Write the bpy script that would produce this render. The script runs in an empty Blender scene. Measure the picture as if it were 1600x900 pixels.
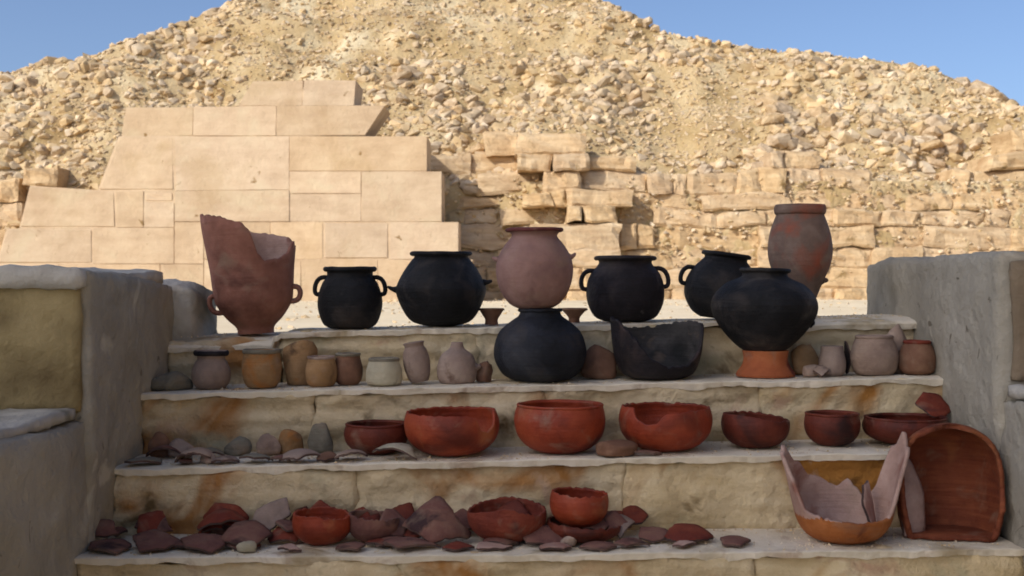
import bpy, bmesh, math, random
import numpy as np
from mathutils import Vector, Matrix, noise
from math import pi, sin, cos, radians as R

sc = bpy.context.scene
col = sc.collection
rng = random.Random(7)
H = 1.5                      # eye height above the lower ground
F = 2000.0                   # focal length in photo pixels (1600 wide)

# ------------------------------------------------------------------ camera, world, sun
cam = bpy.data.cameras.new('camera')
cam.sensor_width = 36.0
cam.lens = 36.0 * F / 1600.0
cam.clip_start, cam.clip_end = 0.1, 2000.0
cam.shift_y = -10.0 / 1600.0
co = bpy.data.objects.new('camera', cam)
co.location = (0, 0, H)
co.rotation_euler = (pi / 2, 0, 0)
col.objects.link(co)
cam.dof.use_dof = True
cam.dof.focus_distance = 4.3
cam.dof.aperture_fstop = 8.0
sc.camera = co

SUN_EL, SUN_AZ = R(36), R(232)
w = bpy.data.worlds.new('World')
sc.world = w
w.use_nodes = True
wn = w.node_tree.nodes
sky = wn.new('ShaderNodeTexSky')
sky.sky_type = 'NISHITA'
sky.sun_disc = False
sky.sun_elevation = SUN_EL
sky.sun_rotation = SUN_AZ
sky.altitude = 0
sky.air_density = 0.6
sky.dust_density = 2.3
sky.ozone_density = 3.0
w.node_tree.links.new(sky.outputs[0], wn['Background'].inputs[0])
wn['Background'].inputs[1].default_value = 0.13

sl = bpy.data.lights.new('sun', 'SUN')
sl.energy = 2.35
sl.angle = R(0.53)
sl.color = (1.0, 0.95, 0.86)
so = bpy.data.objects.new('sun', sl)
d = Vector((sin(SUN_AZ) * cos(SUN_EL), cos(SUN_AZ) * cos(SUN_EL), sin(SUN_EL)))
so.rotation_euler = d.to_track_quat('Z', 'Y').to_euler()
so.location = (-10, -10, 20)
col.objects.link(so)

sc.view_settings.view_transform = 'Standard'
sc.view_settings.look = 'None'
sc.view_settings.exposure = 0.48
sc.view_settings.gamma = 1.0
sc.cycles.filter_width = 1.8

# ------------------------------------------------------------------ helpers
def W(px, py, dist):
    return Vector(((px - 800) * dist / F, dist, H + (440 - py) * dist / F))

def hexc(h):
    c = [int(h[i:i + 2], 16) / 255 for i in (0, 2, 4)]
    return tuple(((x / 12.92) if x < .04045 else ((x + .055) / 1.055) ** 2.4) for x in c) + (1,)

def material(name, cols, scale=4.0, rough=.9, bump=.3, bscale=25.0, patch=None, strata=None,
             vary=.0, island=False, spec=.3, detail=7, pits=0.0, speck=None, rings=0.0):
    """cols: linear or sRGB-hex ramp; patch: (hex, scale, threshold, softness); strata: (scale_z, amount)"""
    m = bpy.data.materials.new(name)
    m.use_nodes = True
    nt = m.node_tree
    N, L = nt.nodes, nt.links
    bs = N['Principled BSDF']
    bs.inputs['Roughness'].default_value = rough
    bs.inputs['Specular IOR Level'].default_value = spec
    tc = N.new('ShaderNodeTexCoord')
    oi = N.new('ShaderNodeObjectInfo')
    sca = N.new('ShaderNodeVectorMath'); sca.operation = 'SCALE'; sca.inputs['Scale'].default_value = 3.71
    L.new(oi.outputs['Location'], sca.inputs[0])
    add = N.new('ShaderNodeVectorMath'); add.operation = 'ADD'
    L.new(tc.outputs['Object'], add.inputs[0]); L.new(sca.outputs[0], add.inputs[1])
    vec = add.outputs[0]
    def nz(s, det=detail, r=.6, v=None, dist=0.0):
        n = N.new('ShaderNodeTexNoise')
        n.inputs['Scale'].default_value = s
        n.inputs['Detail'].default_value = det
        n.inputs['Roughness'].default_value = r
        n.inputs['Distortion'].default_value = dist
        L.new(v or vec, n.inputs['Vector'])
        return n.outputs['Fac']
    ramp = N.new('ShaderNodeValToRGB')
    el = ramp.color_ramp.elements
    k = len(cols)
    while len(el) < k: el.new(.5)
    for i, c in enumerate(cols):
        el[i].position = .3 + .4 * i / max(1, k - 1)
        el[i].color = hexc(c)
    base = nz(scale)
    if strata:
        mp = N.new('ShaderNodeMapping'); mp.inputs['Scale'].default_value = (1, 1, strata[0])
        L.new(vec, mp.inputs['Vector'])
        s2 = nz(scale * .8, v=mp.outputs[0])
        mx = N.new('ShaderNodeMix'); mx.inputs['Factor'].default_value = strata[1]
        L.new(base, mx.inputs['A']); L.new(s2, mx.inputs['B'])
        base = mx.outputs['Result']
    L.new(base, ramp.inputs['Fac'])
    c = ramp.outputs['Color']
    def blend(c, hx, fac):
        mm = N.new('ShaderNodeMix'); mm.data_type = 'RGBA'
        L.new(fac, mm.inputs['Factor']); L.new(c, mm.inputs[6]); mm.inputs[7].default_value = hexc(hx)
        return mm.outputs[2]
    for p in (patch or []):
        hx, s, th, so_ = p
        f = nz(s, 4, .55, dist=.6)
        mr = N.new('ShaderNodeMapRange'); mr.inputs['From Min'].default_value = th; mr.inputs['From Max'].default_value = th + so_
        L.new(f, mr.inputs['Value'])
        c = blend(c, hx, mr.outputs[0])
    if speck:
        vo = N.new('ShaderNodeTexVoronoi'); vo.inputs['Scale'].default_value = speck[1]
        L.new(vec, vo.inputs['Vector'])
        mr = N.new('ShaderNodeMapRange'); mr.inputs['From Min'].default_value = speck[2]; mr.inputs['From Max'].default_value = speck[2] * .5
        L.new(vo.outputs['Distance'], mr.inputs['Value'])
        c = blend(c, speck[0], mr.outputs[0])
    if vary:
        hs = N.new('ShaderNodeHueSaturation')
        src = oi.outputs['Random']
        if island:
            g = N.new('ShaderNodeNewGeometry'); src = g.outputs['Random Per Island']
        mr = N.new('ShaderNodeMapRange'); mr.inputs['To Min'].default_value = 1 - vary; mr.inputs['To Max'].default_value = 1 + vary
        L.new(src, mr.inputs['Value']); L.new(mr.outputs[0], hs.inputs['Value'])
        wn_ = N.new('ShaderNodeTexWhiteNoise'); wn_.noise_dimensions = '1D'
        L.new(src, wn_.inputs['W'])
        mr = N.new('ShaderNodeMapRange'); mr.inputs['To Min'].default_value = 1 - vary * 1.2; mr.inputs['To Max'].default_value = 1 + vary * .8
        L.new(wn_.outputs['Value'], mr.inputs['Value']); L.new(mr.outputs[0], hs.inputs['Saturation'])
        L.new(c, hs.inputs['Color']); c = hs.outputs[0]
    L.new(c, bs.inputs['Base Color'])
    b = N.new('ShaderNodeBump'); b.inputs['Strength'].default_value = bump; b.inputs['Distance'].default_value = .5 / bscale
    hgt = nz(bscale, 6, .65)
    if pits:
        vo = N.new('ShaderNodeTexVoronoi'); vo.inputs['Scale'].default_value = bscale * .6
        L.new(vec, vo.inputs['Vector'])
        mr = N.new('ShaderNodeMapRange'); mr.inputs['From Max'].default_value = .35; mr.inputs['To Max'].default_value = pits
        L.new(vo.outputs['Distance'], mr.inputs['Value'])
        ad = N.new('ShaderNodeMath'); ad.operation = 'ADD'
        L.new(hgt, ad.inputs[0]); L.new(mr.outputs[0], ad.inputs[1]); hgt = ad.outputs[0]
    if rings:                                              # throwing lines
        mp = N.new('ShaderNodeMapping'); mp.inputs['Scale'].default_value = (.3, .3, 9)
        L.new(tc.outputs['Object'], mp.inputs['Vector'])
        ml = N.new('ShaderNodeMath'); ml.operation = 'MULTIPLY_ADD'; ml.inputs[1].default_value = rings
        L.new(nz(9, 3, .6, v=mp.outputs[0]), ml.inputs[0]); L.new(hgt, ml.inputs[2]); hgt = ml.outputs[0]
    L.new(hgt, b.inputs['Height']); L.new(b.outputs[0], bs.inputs['Normal'])
    rr = N.new('ShaderNodeMapRange'); rr.inputs['To Min'].default_value = max(0, rough - .12); rr.inputs['To Max'].default_value = min(1, rough + .1)
    L.new(nz(scale * 2.3), rr.inputs['Value']); L.new(rr.outputs[0], bs.inputs['Roughness'])
    return m

M = {}
M['casing'] = material('smooth limestone casing', ['b59a7a', 'c8ae8d', 'd6bf9d'], 2.2, .92, .45, 14, patch=[('b2966f', 1.1, .56, .3), ('cdbb98', 1.7, .55, .3), ('93774f', 4.5, .68, .05)], vary=.06, strata=(4, .4))
M['course'] = material('coursed limestone', ['a48662', 'bd9f78', 'd0b48c', 'dcc6a2'], 2.5, .93, .8, 9, patch=[('b8956c', .9, .6, .15), ('8f7650', 4, .62, .08)], vary=.07, strata=(5, .6))
M['rock'] = material('rubble limestone', ['a58a68', 'c6ab86', 'd9c29e'], 2.5, .95, .7, 16, vary=.12)
M['rubble'] = material('small rubble', ['aa9270', 'c7ae88', 'd9c5a2'], 3, .95, .3, 30, vary=.16, island=True)
M['mound'] = material('packed rubble fill', ['9a8054', 'b89e71', 'c5ad83', 'd1bd95'], 1.1, .97, 1.0, 9, patch=[('987a54', .8, .56, .2), ('dccba6', .6, .55, .12)])
M['sand'] = material('desert sand', ['dcc8a4', 'e6d4b2', 'eddcbd'], 1.2, .95, .4, 12)
M['dirt'] = material('lower ground sand', ['937b58', 'ab9170', 'bda582'], 1.5, .95, .4, 18)
M['riser'] = material('weathered step limestone', ['9a845c', 'c4ae86', 'd4c09a', 'dfceac'], 4.5, .94, .8, 26,
                      patch=[('a27039', 2.7, .53, .12), ('a39a7a', 2.3, .57, .10), ('6a5432', 5.2, .62, .12), ('b8987a', 7, .62, .1)], strata=(5, .55), vary=.06, pits=.4)
M['tread'] = material('grey cement tread', ['cabda3', 'd9ccb3', 'e2d6c0'], 6, .93, .5, 40, patch=[('9a8560', 4, .58, .15), ('b8a48c', 9, .6, .1)])
M['plaster'] = material('grey cement render', ['8b8475', '9c9585', 'a9a292'], 3.0, .95, .7, 26, patch=[('787162', 2.2, .57, .15), ('b3ab98', 5.0, .64, .08), ('6f6656', 14, .66, .04)], pits=.3)
M['plaster_pale'] = material('pale grey cement render', ['a29c90', 'b3ada0', 'bfb9ab'], 4.0, .95, .6, 26, patch=[('757060', 3.2, .57, .15)], pits=.3)
M['facing'] = material('olive limestone facing', ['7c6c48', '95845c', 'a5946c'], 3.0, .95, .6, 22, patch=[('55452a', 2.0, .58, .18), ('8d8468', 7, .66, .08)], pits=.4)
M['brownface'] = material('brown limestone facing', ['665846', '7a6b57', '8a7a64'], 3.0, .95, .6, 22, pits=.4)
M['unseenwall'] = material('unseen wall limestone', ['a08560', 'b89b70', 'c8ac80'], 1.2, .95, .5, 9, vary=.06)  # for the unseen walls that shade the stair and bounce light

def pottery(name, cols, patch=None, rough=.7, bump=.25, spec=.3, scale=9, **k):
    patch = list(patch or [])
    patch.append(('8a7460', 12, .56, .35) if 'black' not in name else ('423c37', 9, .52, .3))      # dust and small scuffs
    return material(name, cols, scale, rough, bump * 1.5, 60, patch=patch, spec=spec, rings=.9, **k)
M['red_jar'] = pottery('red brown fired clay', ['6e4638', '875a4a', '9a6c5b'], [('ab8272', 5, .60, .15), ('4b2a22', 4, .58, .2)], .82)
M['black'] = pottery('soot black burnished clay', ['0d0d0e', '171719', '252527'], [('3b342f', 4, .58, .14), ('4b4844', 9, .64, .08)], .66, .45, .2)
M['black_blue'] = pottery('soot black clay with blue grey bloom', ['141518', '202228', '2f3138'], [('45464a', 5, .6, .2), ('0d0d0e', 8, .6, .1)], .72, .45, .2)
M['black_brown'] = pottery('black clay with brown bloom', ['141113', '201c1f', '302a2d'], [('493b36', 4, .56, .15), ('4f4a47', 10, .64, .07)], .7, .45, .2)
M['purple'] = pottery('purple brown clay', ['755852', '89695f', '997a70'], [('5a3a38', 5, .58, .2)], .85)
M['purple_dark'] = pottery('dark red brown clay', ['4c2a28', '623431', '71453f'], [('3d2322', 5, .58, .2)], .85)
M['tall_jar'] = pottery('grey brown clay with red patch', ['57483f', '6b584d', '7e6b5f'], [('884a36', 5.5, .5, .16), ('4a3e3a', 8, .6, .1)], .85)
M['stand'] = pottery('orange red clay', ['7c4024', '99532f', 'ad6a42'], [('6b2f1c', 8, .6, .1)], .8)
M['cup'] = pottery('brown clay', ['5b4030', '765440', '8b6a52'], None, .85)
M['redbowl'] = pottery('red slipped clay', ['622010', '853218', '994425'], [('5c200f', 5, .53, .2), ('9c5a36', 7, .60, .15), ('3a1810', 3, .68, .12)], .6, .25, .35)
M['redbowl_dark'] = pottery('dark red slipped clay', ['3d170d', '5b2314', '6e321f'], [('2b100c', 7, .56, .15)], .65)
M['beige'] = pottery('pinkish buff clay', ['77655a', '8d796c', '9f8c7d'], [('6a5448', 9, .6, .1)], .9, .4)
M['tan'] = pottery('tan clay', ['735737', '8d6c47', 'a07e58'], [('9c6430', 10, .56, .14), ('5b442e', 8, .6, .12)], .9, .4)
M['palegreen'] = pottery('pale green grey faience', ['948a72', 'aaa188', 'bab097'], [('6e6a58', 9, .62, .1)], .75, .4)
M['core'] = pottery('broken clay core', ['3a2c28', '54413a', '6b564c'], None, .95, .6)
M['greystone'] = pottery('grey brown stone', ['625b4d', '797262', '8d8573'], [('544a3b', 9, .6, .1)], .92, .6)
M['pinkstone'] = pottery('pinkish buff sherd clay', ['7d675a', '96806f', 'a99482'], [('856055', 9, .58, .12)], .9, .4)
M['sherd_red'] = pottery('red sherd clay', ['552019', '70301f', '83402d'], [('4a2723', 9, .58, .12)], .8, .4)
M['sherd_purple'] = pottery('dull purple sherd clay', ['563631', '6e493f', '82604f'], [('3c2827', 9, .58, .12)], .88, .4)
M['sherd_pink'] = pottery('pale pink clay with chalky film', ['937466', 'a98a7b', 'ba9d8d'], [('8a5f50', 8, .57, .12)], .9, .4)
M['orange'] = pottery('orange clay', ['80461f', '9b5a2a', 'b07040'], [('693318', 8, .58, .12)], .8, .3)
M['interior'] = pottery('dark red jar wall', ['572617', '743a22', '8c4e30'], [('42200f', 6, .58, .15), ('9a6238', 3.5, .54, .2)], .8, .4, strata=(12, .5))
M['greyint'] = pottery('dark grey worn clay', ['2c2a29', '3c3937', '4f4b48'], [('20201f', 6, .57, .15)], .85, .5)

def link(o, mat, parent=None, loc=None):
    col.objects.link(o)
    if mat is not None and not o.data.materials:
        o.data.materials.append(M[mat] if isinstance(mat, str) else mat)
    if parent is not None: o.parent = parent
    if loc is not None: o.location = loc
    return o

def pyd(name, V, Fc, mat, parent=None, loc=(0, 0, 0), smooth=True):
    me = bpy.data.meshes.new(name)
    me.from_pydata([tuple(v) for v in V], [], Fc)
    me.validate()
    me.polygons.foreach_set('use_smooth', [smooth] * len(me.polygons))
    me.update()
    return link(bpy.data.objects.new(name, me), mat, parent, loc)

def tag(o, label=None, cat=None, group=None, kind=None):
    if label: o['label'] = label
    if cat: o['category'] = cat
    if group: o['group'] = group
    if kind: o['kind'] = kind
    return o

def empty(name, loc, label, cat, group=None, rot=(0, 0, 0)):
    o = bpy.data.objects.new(name, None)
    o.empty_display_size = .1
    o.location = loc
    o.rotation_euler = rot
    col.objects.link(o)
    return tag(o, label, cat, group)

def n3(p, s, seed=0.0):
    return noise.noise(Vector((p[0] * s + seed, p[1] * s - seed * .7, p[2] * s + seed * 1.3)))

# rough-hewn block: subdivided box with rounded edges and displaced faces
def block(name, x0, x1, y0, y1, z0, z1, mat, parent, res=.04, amp=.01, rad=.015, org=None, topf=None, seed=None, fine=.55, maxn=90, strata=0.0):
    seed = rng.random() * 50 if seed is None else seed
    org = Vector((0, 0, 0)) if org is None else org
    nx, ny, nz_ = [max(2, min(maxn, int(round(abs(b - a) / res)))) for a, b in ((x0, x1), (y0, y1), (z0, z1))]
    V, idx, Fc = [], {}, []
    c = Vector(((x0 + x1) / 2, (y0 + y1) / 2, (z0 + z1) / 2))
    hx, hy, hz = (x1 - x0) / 2, (y1 - y0) / 2, (z1 - z0) / 2
    rad = min(rad, hx * .9, hy * .9, hz * .9)
    def vid(i, j, k):
        key = (i, j, k)
        if key in idx: return idx[key]
        p = Vector((x0 + (x1 - x0) * i / nx, y0 + (y1 - y0) * j / ny, z0 + (z1 - z0) * k / nz_)) - c
        q = Vector((max(-hx + rad, min(hx - rad, p.x)), max(-hy + rad, min(hy - rad, p.y)), max(-hz + rad, min(hz - rad, p.z))))
        dd = p - q
        nrm = dd.normalized() if dd.length > 1e-9 else Vector((0, 0, 1))
        p = q + nrm * rad
        pw = p + c
        a = amp * (n3(pw, 5, seed) + fine * n3(pw, 18, seed) + .8 * n3(pw, 2, seed + 9) + .25 * n3(pw, 45, seed))
        if strata and j == 0:
            a += strata * (n3((pw.x * .25, 0, pw.z * 3.4), 9, seed) + .6 * n3((pw.x * .6, 0, pw.z), 16, seed))
        pw = pw + nrm * a
        if topf and k > 0:
            f = k / nz_
            pw.z += f * topf(pw.x, pw.y)
        idx[key] = len(V)
        V.append(pw - org)
        return idx[key]
    for i in range(nx):
        for j in range(ny):
            Fc.append((vid(i, j, 0), vid(i, j + 1, 0), vid(i + 1, j + 1, 0), vid(i + 1, j, 0)))
            Fc.append((vid(i, j, nz_), vid(i + 1, j, nz_), vid(i + 1, j + 1, nz_), vid(i, j + 1, nz_)))
    for i in range(nx):
        for k in range(nz_):
            Fc.append((vid(i, 0, k), vid(i + 1, 0, k), vid(i + 1, 0, k + 1), vid(i, 0, k + 1)))
            Fc.append((vid(i, ny, k), vid(i, ny, k + 1), vid(i + 1, ny, k + 1), vid(i + 1, ny, k)))
    for j in range(ny):
        for k in range(nz_):
            Fc.append((vid(0, j, k), vid(0, j, k + 1), vid(0, j + 1, k + 1), vid(0, j + 1, k)))
            Fc.append((vid(nx, j, k), vid(nx, j + 1, k), vid(nx, j + 1, k + 1), vid(nx, j, k + 1)))
    return pyd(name, V, Fc, mat, parent)

# ------------------------------------------------------------------ ground
COURT = H - .30
def make_ground():
    V, Fc = [], []
    def grid(xs, ys, zf):
        b = len(V)
        for y in ys:
            for x in xs: V.append((x, y, zf(x, y)))
        n = len(xs)
        for j in range(len(ys) - 1):
            for i in range(n - 1):
                a = b + j * n + i
                Fc.append((a, a + 1, a + n + 1, a + n))
    def up(x, y):
        return COURT + (.035 * n3((x, y, 0), .7) + .012 * n3((x, y, 3), 3.1)) * min(1, max(0, (y - 5.0)))
    fx = [-400, -60, -25] + [-14 + i * .25 for i in range(113)] + [25, 60, 400]
    grid(fx, [4.64, 4.9] + [5.2 + i * .3 for i in range(60)], up)
    grid([-400, -25, 0, 25, 400], [22.9, 60, 900], lambda x, y: COURT)
    # lower forecourt in front of the steps, and the bank between the two levels
    grid([-400, -30] + [-10 + i * .5 for i in range(41)] + [30, 400], [-400, -30] + [-8 + i * .5 for i in range(25)] + [4.64],
         lambda x, y: .02 * n3((x, y, 1), .8) if abs(x) < 20 and -10 < y < 4.3 else 0.0)
    b = len(V)
    V.extend([(-400, 4.64, 0), (400, 4.64, 0), (400, 4.64, COURT), (-400, 4.64, COURT)])
    Fc.append((b, b + 1, b + 2, b + 3))
    o = pyd('ground', V, Fc, 'sand')
    tag(o, kind='structure')
make_ground()

# unseen wall behind the viewer, sized and placed to keep the stair in shade (the shade itself is seen in the photograph)
def make_shade_wall():
    root = empty('shade_wall', (-3, -8, 0), 'tall unseen limestone wall placed to shade the stair', 'wall')
    root['kind'] = 'structure'
    del root['category']
    del root['label']
    z = 0
    hcourse = 1.22
    r = random.Random(3)
    for k in range(14):
        x = -18.6
        while x < -13.6:
            wd = 1.8 + r.random() * 1.2
            if x + wd > -13.7: wd = -12.9 - x
            b = block('stone', x + .01, x + wd - .01, -9.2, -8 + r.uniform(-.03, .03), z + .01, z + hcourse - .01, 'unseenwall', root, res=1.2, amp=.03, rad=.03, org=root.location)
            x += wd
        z += hcourse
make_shade_wall()

# unseen wall added off to the right to bounce sunlight onto the stair
def make_bounce_wall():
    root = bpy.data.objects.new('bounce_wall', None); root.location = (5.6, -2, 0); col.objects.link(root); root['kind'] = 'structure'
    r = random.Random(4)
    for k in range(6):
        y = -9 + r.random()
        while y < 3.6:
            wd = min(1.6 + r.random() * 1.4, 4.3 - y)
            block('stone', 5.6 + r.uniform(-.03, .03), 6.8, y + .01, y + wd - .01, k + .01, k + .99, 'unseenwall', root, res=1.2, amp=.03, rad=.03, org=root.location)
            y += wd
make_bounce_wall()

# ------------------------------------------------------------------ steps
XL, XR = -1.16, 1.36
TZ = {1: H - .7225, 2: H - .516, 3: H - .326, 4: H - .151}   # tread tops at the middle
SL = {4: .0247, 3: .0205, 2: .0215, 1: .0096, 0: .009, -1: .005, -2: .005}   # each tread climbs a little to the right
def tread_z(s, px, d): return TZ[s] + SL[s] * (px - 800) * d / F + .002
FD = {0: 3.1, 1: 3.4, 2: 3.7, 3: 4.0, 4: 4.3}                 # front edges
steps = empty('stone_steps', (0, 3.4, 0), 'weathered limestone steps with grey cement treads, laid out with pottery', 'steps')
def edge_y(x, s):
    c = n3((x, s * 3.1, 0), 4.2, 11)
    return .012 * n3((x, s, 0), 3.0, 5) + .006 * n3((x, s, 0), 11.0, 2) + .004 * n3((x, s, 0), 40.0, 2) + (.05 * max(0, c - .32))
def tread_slab(s, y0, y1, z, xl, xr, th=.016, zf=None):
    """thin cement skin with a wavy front lip"""
    n = int((xr - xl) / .011)
    m = 8
    V, Fc = [], []
    for j in range(m + 1):
        for i in range(n + 1):
            x = xl + (xr - xl) * i / n
            yy = y0 - .010 + edge_y(x, s) * 1.2
            y = yy + (y1 - yy) * (j / m) ** 1.5
            zz = z + .003 * n3((x, y, s), 6) + .0015 * n3((x, y, s), 25) - (.002 if j == 0 else 0) - .006 * max(0, n3((x, y, s), 14, 5) - .1) * (1 if j < 3 else .4)
            zz += SL[s] * x
            if zf: zz += zf(x, j / m)
            V.append((x, y, zz))
    for j in range(m):
        for i in range(n):
            a = j * (n + 1) + i
            Fc.append((a, a + 1, a + n + 2, a + n + 1))
    b = len(V)
    for i in range(n + 1):
        x, y, zz = V[i]
        V.append((x, y + .003, zz - th - .010 * n3((x, s, 1), 8) - .004 * n3((x, s, 1), 30)))
    for i in range(n):
        Fc.append((b + i, b + i + 1, i + 1, i))
    b2 = len(V)
    for i in range(n + 1):
        x, y, zz = V[b + i]
        V.append((x, y + .05, zz))
    for i in range(n):
        Fc.append((b2 + i, b2 + i + 1, b + i + 1, b + i))
    o = pyd('tread', [Vector(v) - steps.location for v in V], Fc, 'tread', steps)
    nf = m * n
    for p in o.data.polygons:
        if p.index >= nf: p.use_smooth = False
    return o

joints = {4: [XL, -.78, -.12, .42, .95, XR], 3: [XL, -.62, .1, .78, XR], 2: [XL, -.45, .33, XR], 1: [XL, -.3, .64, XR],
          0: [XL, -.5, .4, XR], -1: [XL, .1, XR], -2: [XL, -.2, XR]}
def ledge_top(x):
    # the top ledge climbs a little from left to right
    return (0.0 if x > -.78 else -.010)
for s in (-2, -1, 0, 1, 2, 3, 4):
    z = TZ[s] if s > 0 else TZ[1] - .19 * (1 - s)
    y0 = FD[s - 1] + .3 if s > 0 else 3.4 - .3 * (1 - s)
    y0 = 3.4 + .3 * (s - 1)
    zlow = (TZ[s - 1] if s > 1 else z - .19) - .03
    js = joints[s]
    for a, b in zip(js[:-1], js[1:]):
        tf = (lambda x, y: ledge_top(x) + SL[4] * x) if s == 4 else (lambda x, y, s=s: SL[s] * x)
        block('step_block', a - .0005, b - .0007, y0 + .006 + rng.uniform(0, .005), y0 + .34, max(zlow, -.02), z - .014, 'riser', steps,
              res=.015, amp=.016, rad=.006, org=steps.location, topf=tf, fine=.6, maxn=90, strata=.014)
    if s == 4:
        tread_slab(4, y0, 4.66, z, XL, XR, zf=lambda x, f: ledge_top(x) + ((-.032 * (1 - f) ** 3) if x < -.80 else 0) + ((-.02 * (1 - f) ** 3) if x > .95 else 0))
    else:
        tread_slab(s, y0, y0 + .32, z, XL, XR)

# ------------------------------------------------------------------ flanking parapets
lp = empty('parapet', (-1.6, 4.1, 0), 'left flanking wall of the steps, grey render with an olive limestone end face', 'low wall', 'walls flanking the steps')
o_ = lp.location
block('rendered_body', -2.3, -1.155, 3.50, 4.40, 0, H - .012, 'plaster', lp, .022, .012, .014, o_, topf=lambda x, y: .045 - .05 * max(0, y - 3.5) + .01 * n3((x, y, 0), 4))
block('end_facing', -2.28, -1.17, 3.470, 3.51, H - .36, H - .005, 'facing', lp, .03, .012, .02, o_)
block('coping', -2.3, -1.165, 3.462, 4.3, H - .012, H + .036, 'plaster_pale', lp, .02, .014, .010, o_)
block('end_stone', -1.5, -1.078, 4.36, 4.74, TZ[3] - .1, H - .004, 'plaster_pale', lp, .018, .022, .035, o_, topf=lambda x, y: -.02 * max(0, x + 1.3) / .2)
block('lower_body', -2.3, -1.160, 1.2, 3.52, 0, H - .375, 'plaster', lp, .028, .018, .014, o_)
block('ledge_cap', -2.3, -1.185, 1.2, 3.475, H - .374, H - .345, 'plaster_pale', lp, .025, .014, .005, o_)

rp = empty('parapet', (1.8, 4.1, 0), 'right flanking wall of the steps, grey render rounded at its far end', 'low wall', 'walls flanking the steps')
o_ = rp.location
block('rendered_body', 1.352, 2.6, 3.57, 4.93, 0, H + .055, 'plaster', rp, .022, .012, .025, o_, topf=lambda x, y: .035 - .012 * (y - 3.5) + .008 * n3((x, y, 0), 4))
block('end_facing', 1.385, 2.58, 3.545, 3.58, H - .28, H + .06, 'brownface', rp, .03, .010, .02, o_)
block('lower_body', 1.356, 2.6, 1.2, 3.59, 0, H - .32, 'plaster', rp, .028, .018, .014, o_)
block('ledge_cap', 1.37, 2.6, 1.2, 3.55, H - .319, H - .285, 'plaster_pale', rp, .025, .014, .005, o_)

# ------------------------------------------------------------------ pyramid
def front_depth_px(py, base, k):
    t = (440 - py) / F
    # plane: d = base + k*(z_rel + .3), z_rel = t*d
    return (base + k * .3) / (1 - k * t)

def stone_prism(name, quad, base, k, thick, mat, parent, gap=.006, bev=.018, amp=.012, seed=0, bulge=0):
    """quad: 4 photo points (clockwise from top left) on an inclined face; extruded into the wall, hewn edges"""
    pts = []
    for (px, py) in quad:
        dd = front_depth_px(py, base, k)
        pts.append(W(px, py, dd))
    c = sum(pts, Vector()) / 4
    pts = [p + Vector((gap if p.x < c.x else -gap, 0, gap if p.z < c.z else -gap)) for p in pts]
    r = random.Random(seed)
    tl, tr, br, bl = pts
    V, Fc = [], []
    # front: 4x4 grid with hewn rim
    us = [0, bev / max(.1, (tr - tl).length), .33, .66, 1 - bev / max(.1, (tr - tl).length), 1]
    vs = [0, bev / max(.1, (tl - bl).length), .5, 1 - bev / max(.1, (tl - bl).length), 1]
    for j, v in enumerate(vs):
        for i, u in enumerate(us):
            p = (tl * (1 - u) + tr * u) * (1 - v) + (bl * (1 - u) + br * u) * v
            rim = i in (0, 5) or j in (0, 4)
            p = p.copy()
            p.y += (bev if rim else -amp * r.random() - bulge * 4 * u * (1 - u) * 4 * v * (1 - v))
            if rim:
                p.x += r.uniform(-1, 1) * amp * .5; p.z += r.uniform(-1, 1) * amp * .4
            V.append(p - parent.location)
    n = 6
    for j in range(4):
        for i in range(5):
            a = j * n + i
            Fc.append((a, a + n, a + n + 1, a + 1))
    loop = [i for i in range(6)] + [j * n + 5 for j in range(1, 5)] + [4 * n + i for i in range(4, -1, -1)] + [j * n for j in range(3, 0, -1)]
    b = len(V)
    for q in loop:
        V.append(V[q] + Vector((0, thick, 0)))
    m = len(loop)
    for i in range(m):
        j = (i + 1) % m
        Fc.append((loop[i], loop[j], b + j, b + i))
    Fc.append(tuple(b + i for i in range(m)))
    return pyd(name, V, Fc, mat, parent, smooth=False)

pyr = empty('ruined_pyramid', (0, 24, COURT), 'ruined limestone pyramid, a slope of loose rubble over rough stone courses', 'pyramid')
casing = empty('casing_wall', (-4, 20, COURT), 'smooth pale limestone casing blocks in front of the rubble, stepped at the right edge', 'stone wall')
CB, CK = 20.0, .30
quads = [
    [(396, 127), (474, 126), (472, 165), (372, 165)], [(475, 125), (556, 126), (553, 165), (473, 165)],
    [(197, 168), (302, 168), (301, 212), (190, 212)], [(303, 167), (432, 166), (431, 212), (302, 212)], [(433, 165), (601, 165), (570, 211), (432, 212)],
    [(185, 213), (272, 213), (274, 298), (152, 298)], [(273, 213), (452, 213), (452, 296), (275, 298)], [(453, 213), (667, 213), (667, 267), (452, 267)],
    [(453, 268), (564, 268), (564, 302), (453, 302)], [(565, 268), (690, 268), (690, 346), (565, 346)],
    [(47, 290), (180, 299), (182, 356), (30, 356)], [(181, 299), (224, 299), (224, 355), (182, 355)], [(225, 299), (272, 299), (272, 316), (225, 316)],
    [(225, 317), (272, 317), (272, 355), (225, 355)],
    [(273, 299), (452, 297), (452, 346), (273, 346)], [(453, 303), (564, 303), (564, 346), (453, 346)],
    [(10, 357), (145, 357), (145, 412), (-6, 412)], [(146, 356), (272, 356), (272, 412), (146, 412)], [(273, 347), (318, 347), (318, 412), (273, 412)],
    [(319, 347), (422, 347), (422, 405), (319, 405)], [(423, 347), (504, 347), (504, 405), (423, 405)], [(505, 347), (608, 347), (608, 405), (505, 405)], [(609, 347), (716, 347), (716, 405), (609, 405)],
    [(-60, 413), (92, 413), (92, 476), (-60, 476)], [(93, 413), (250, 413), (250, 476), (93, 476)], [(251, 413), (318, 413), (318, 476), (251, 476)],
    [(319, 406), (470, 406), (470, 476), (319, 476)], [(471, 406), (590, 406), (590, 476), (471, 476)], [(591, 406), (738, 406), (738, 476), (591, 476)],
]
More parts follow.
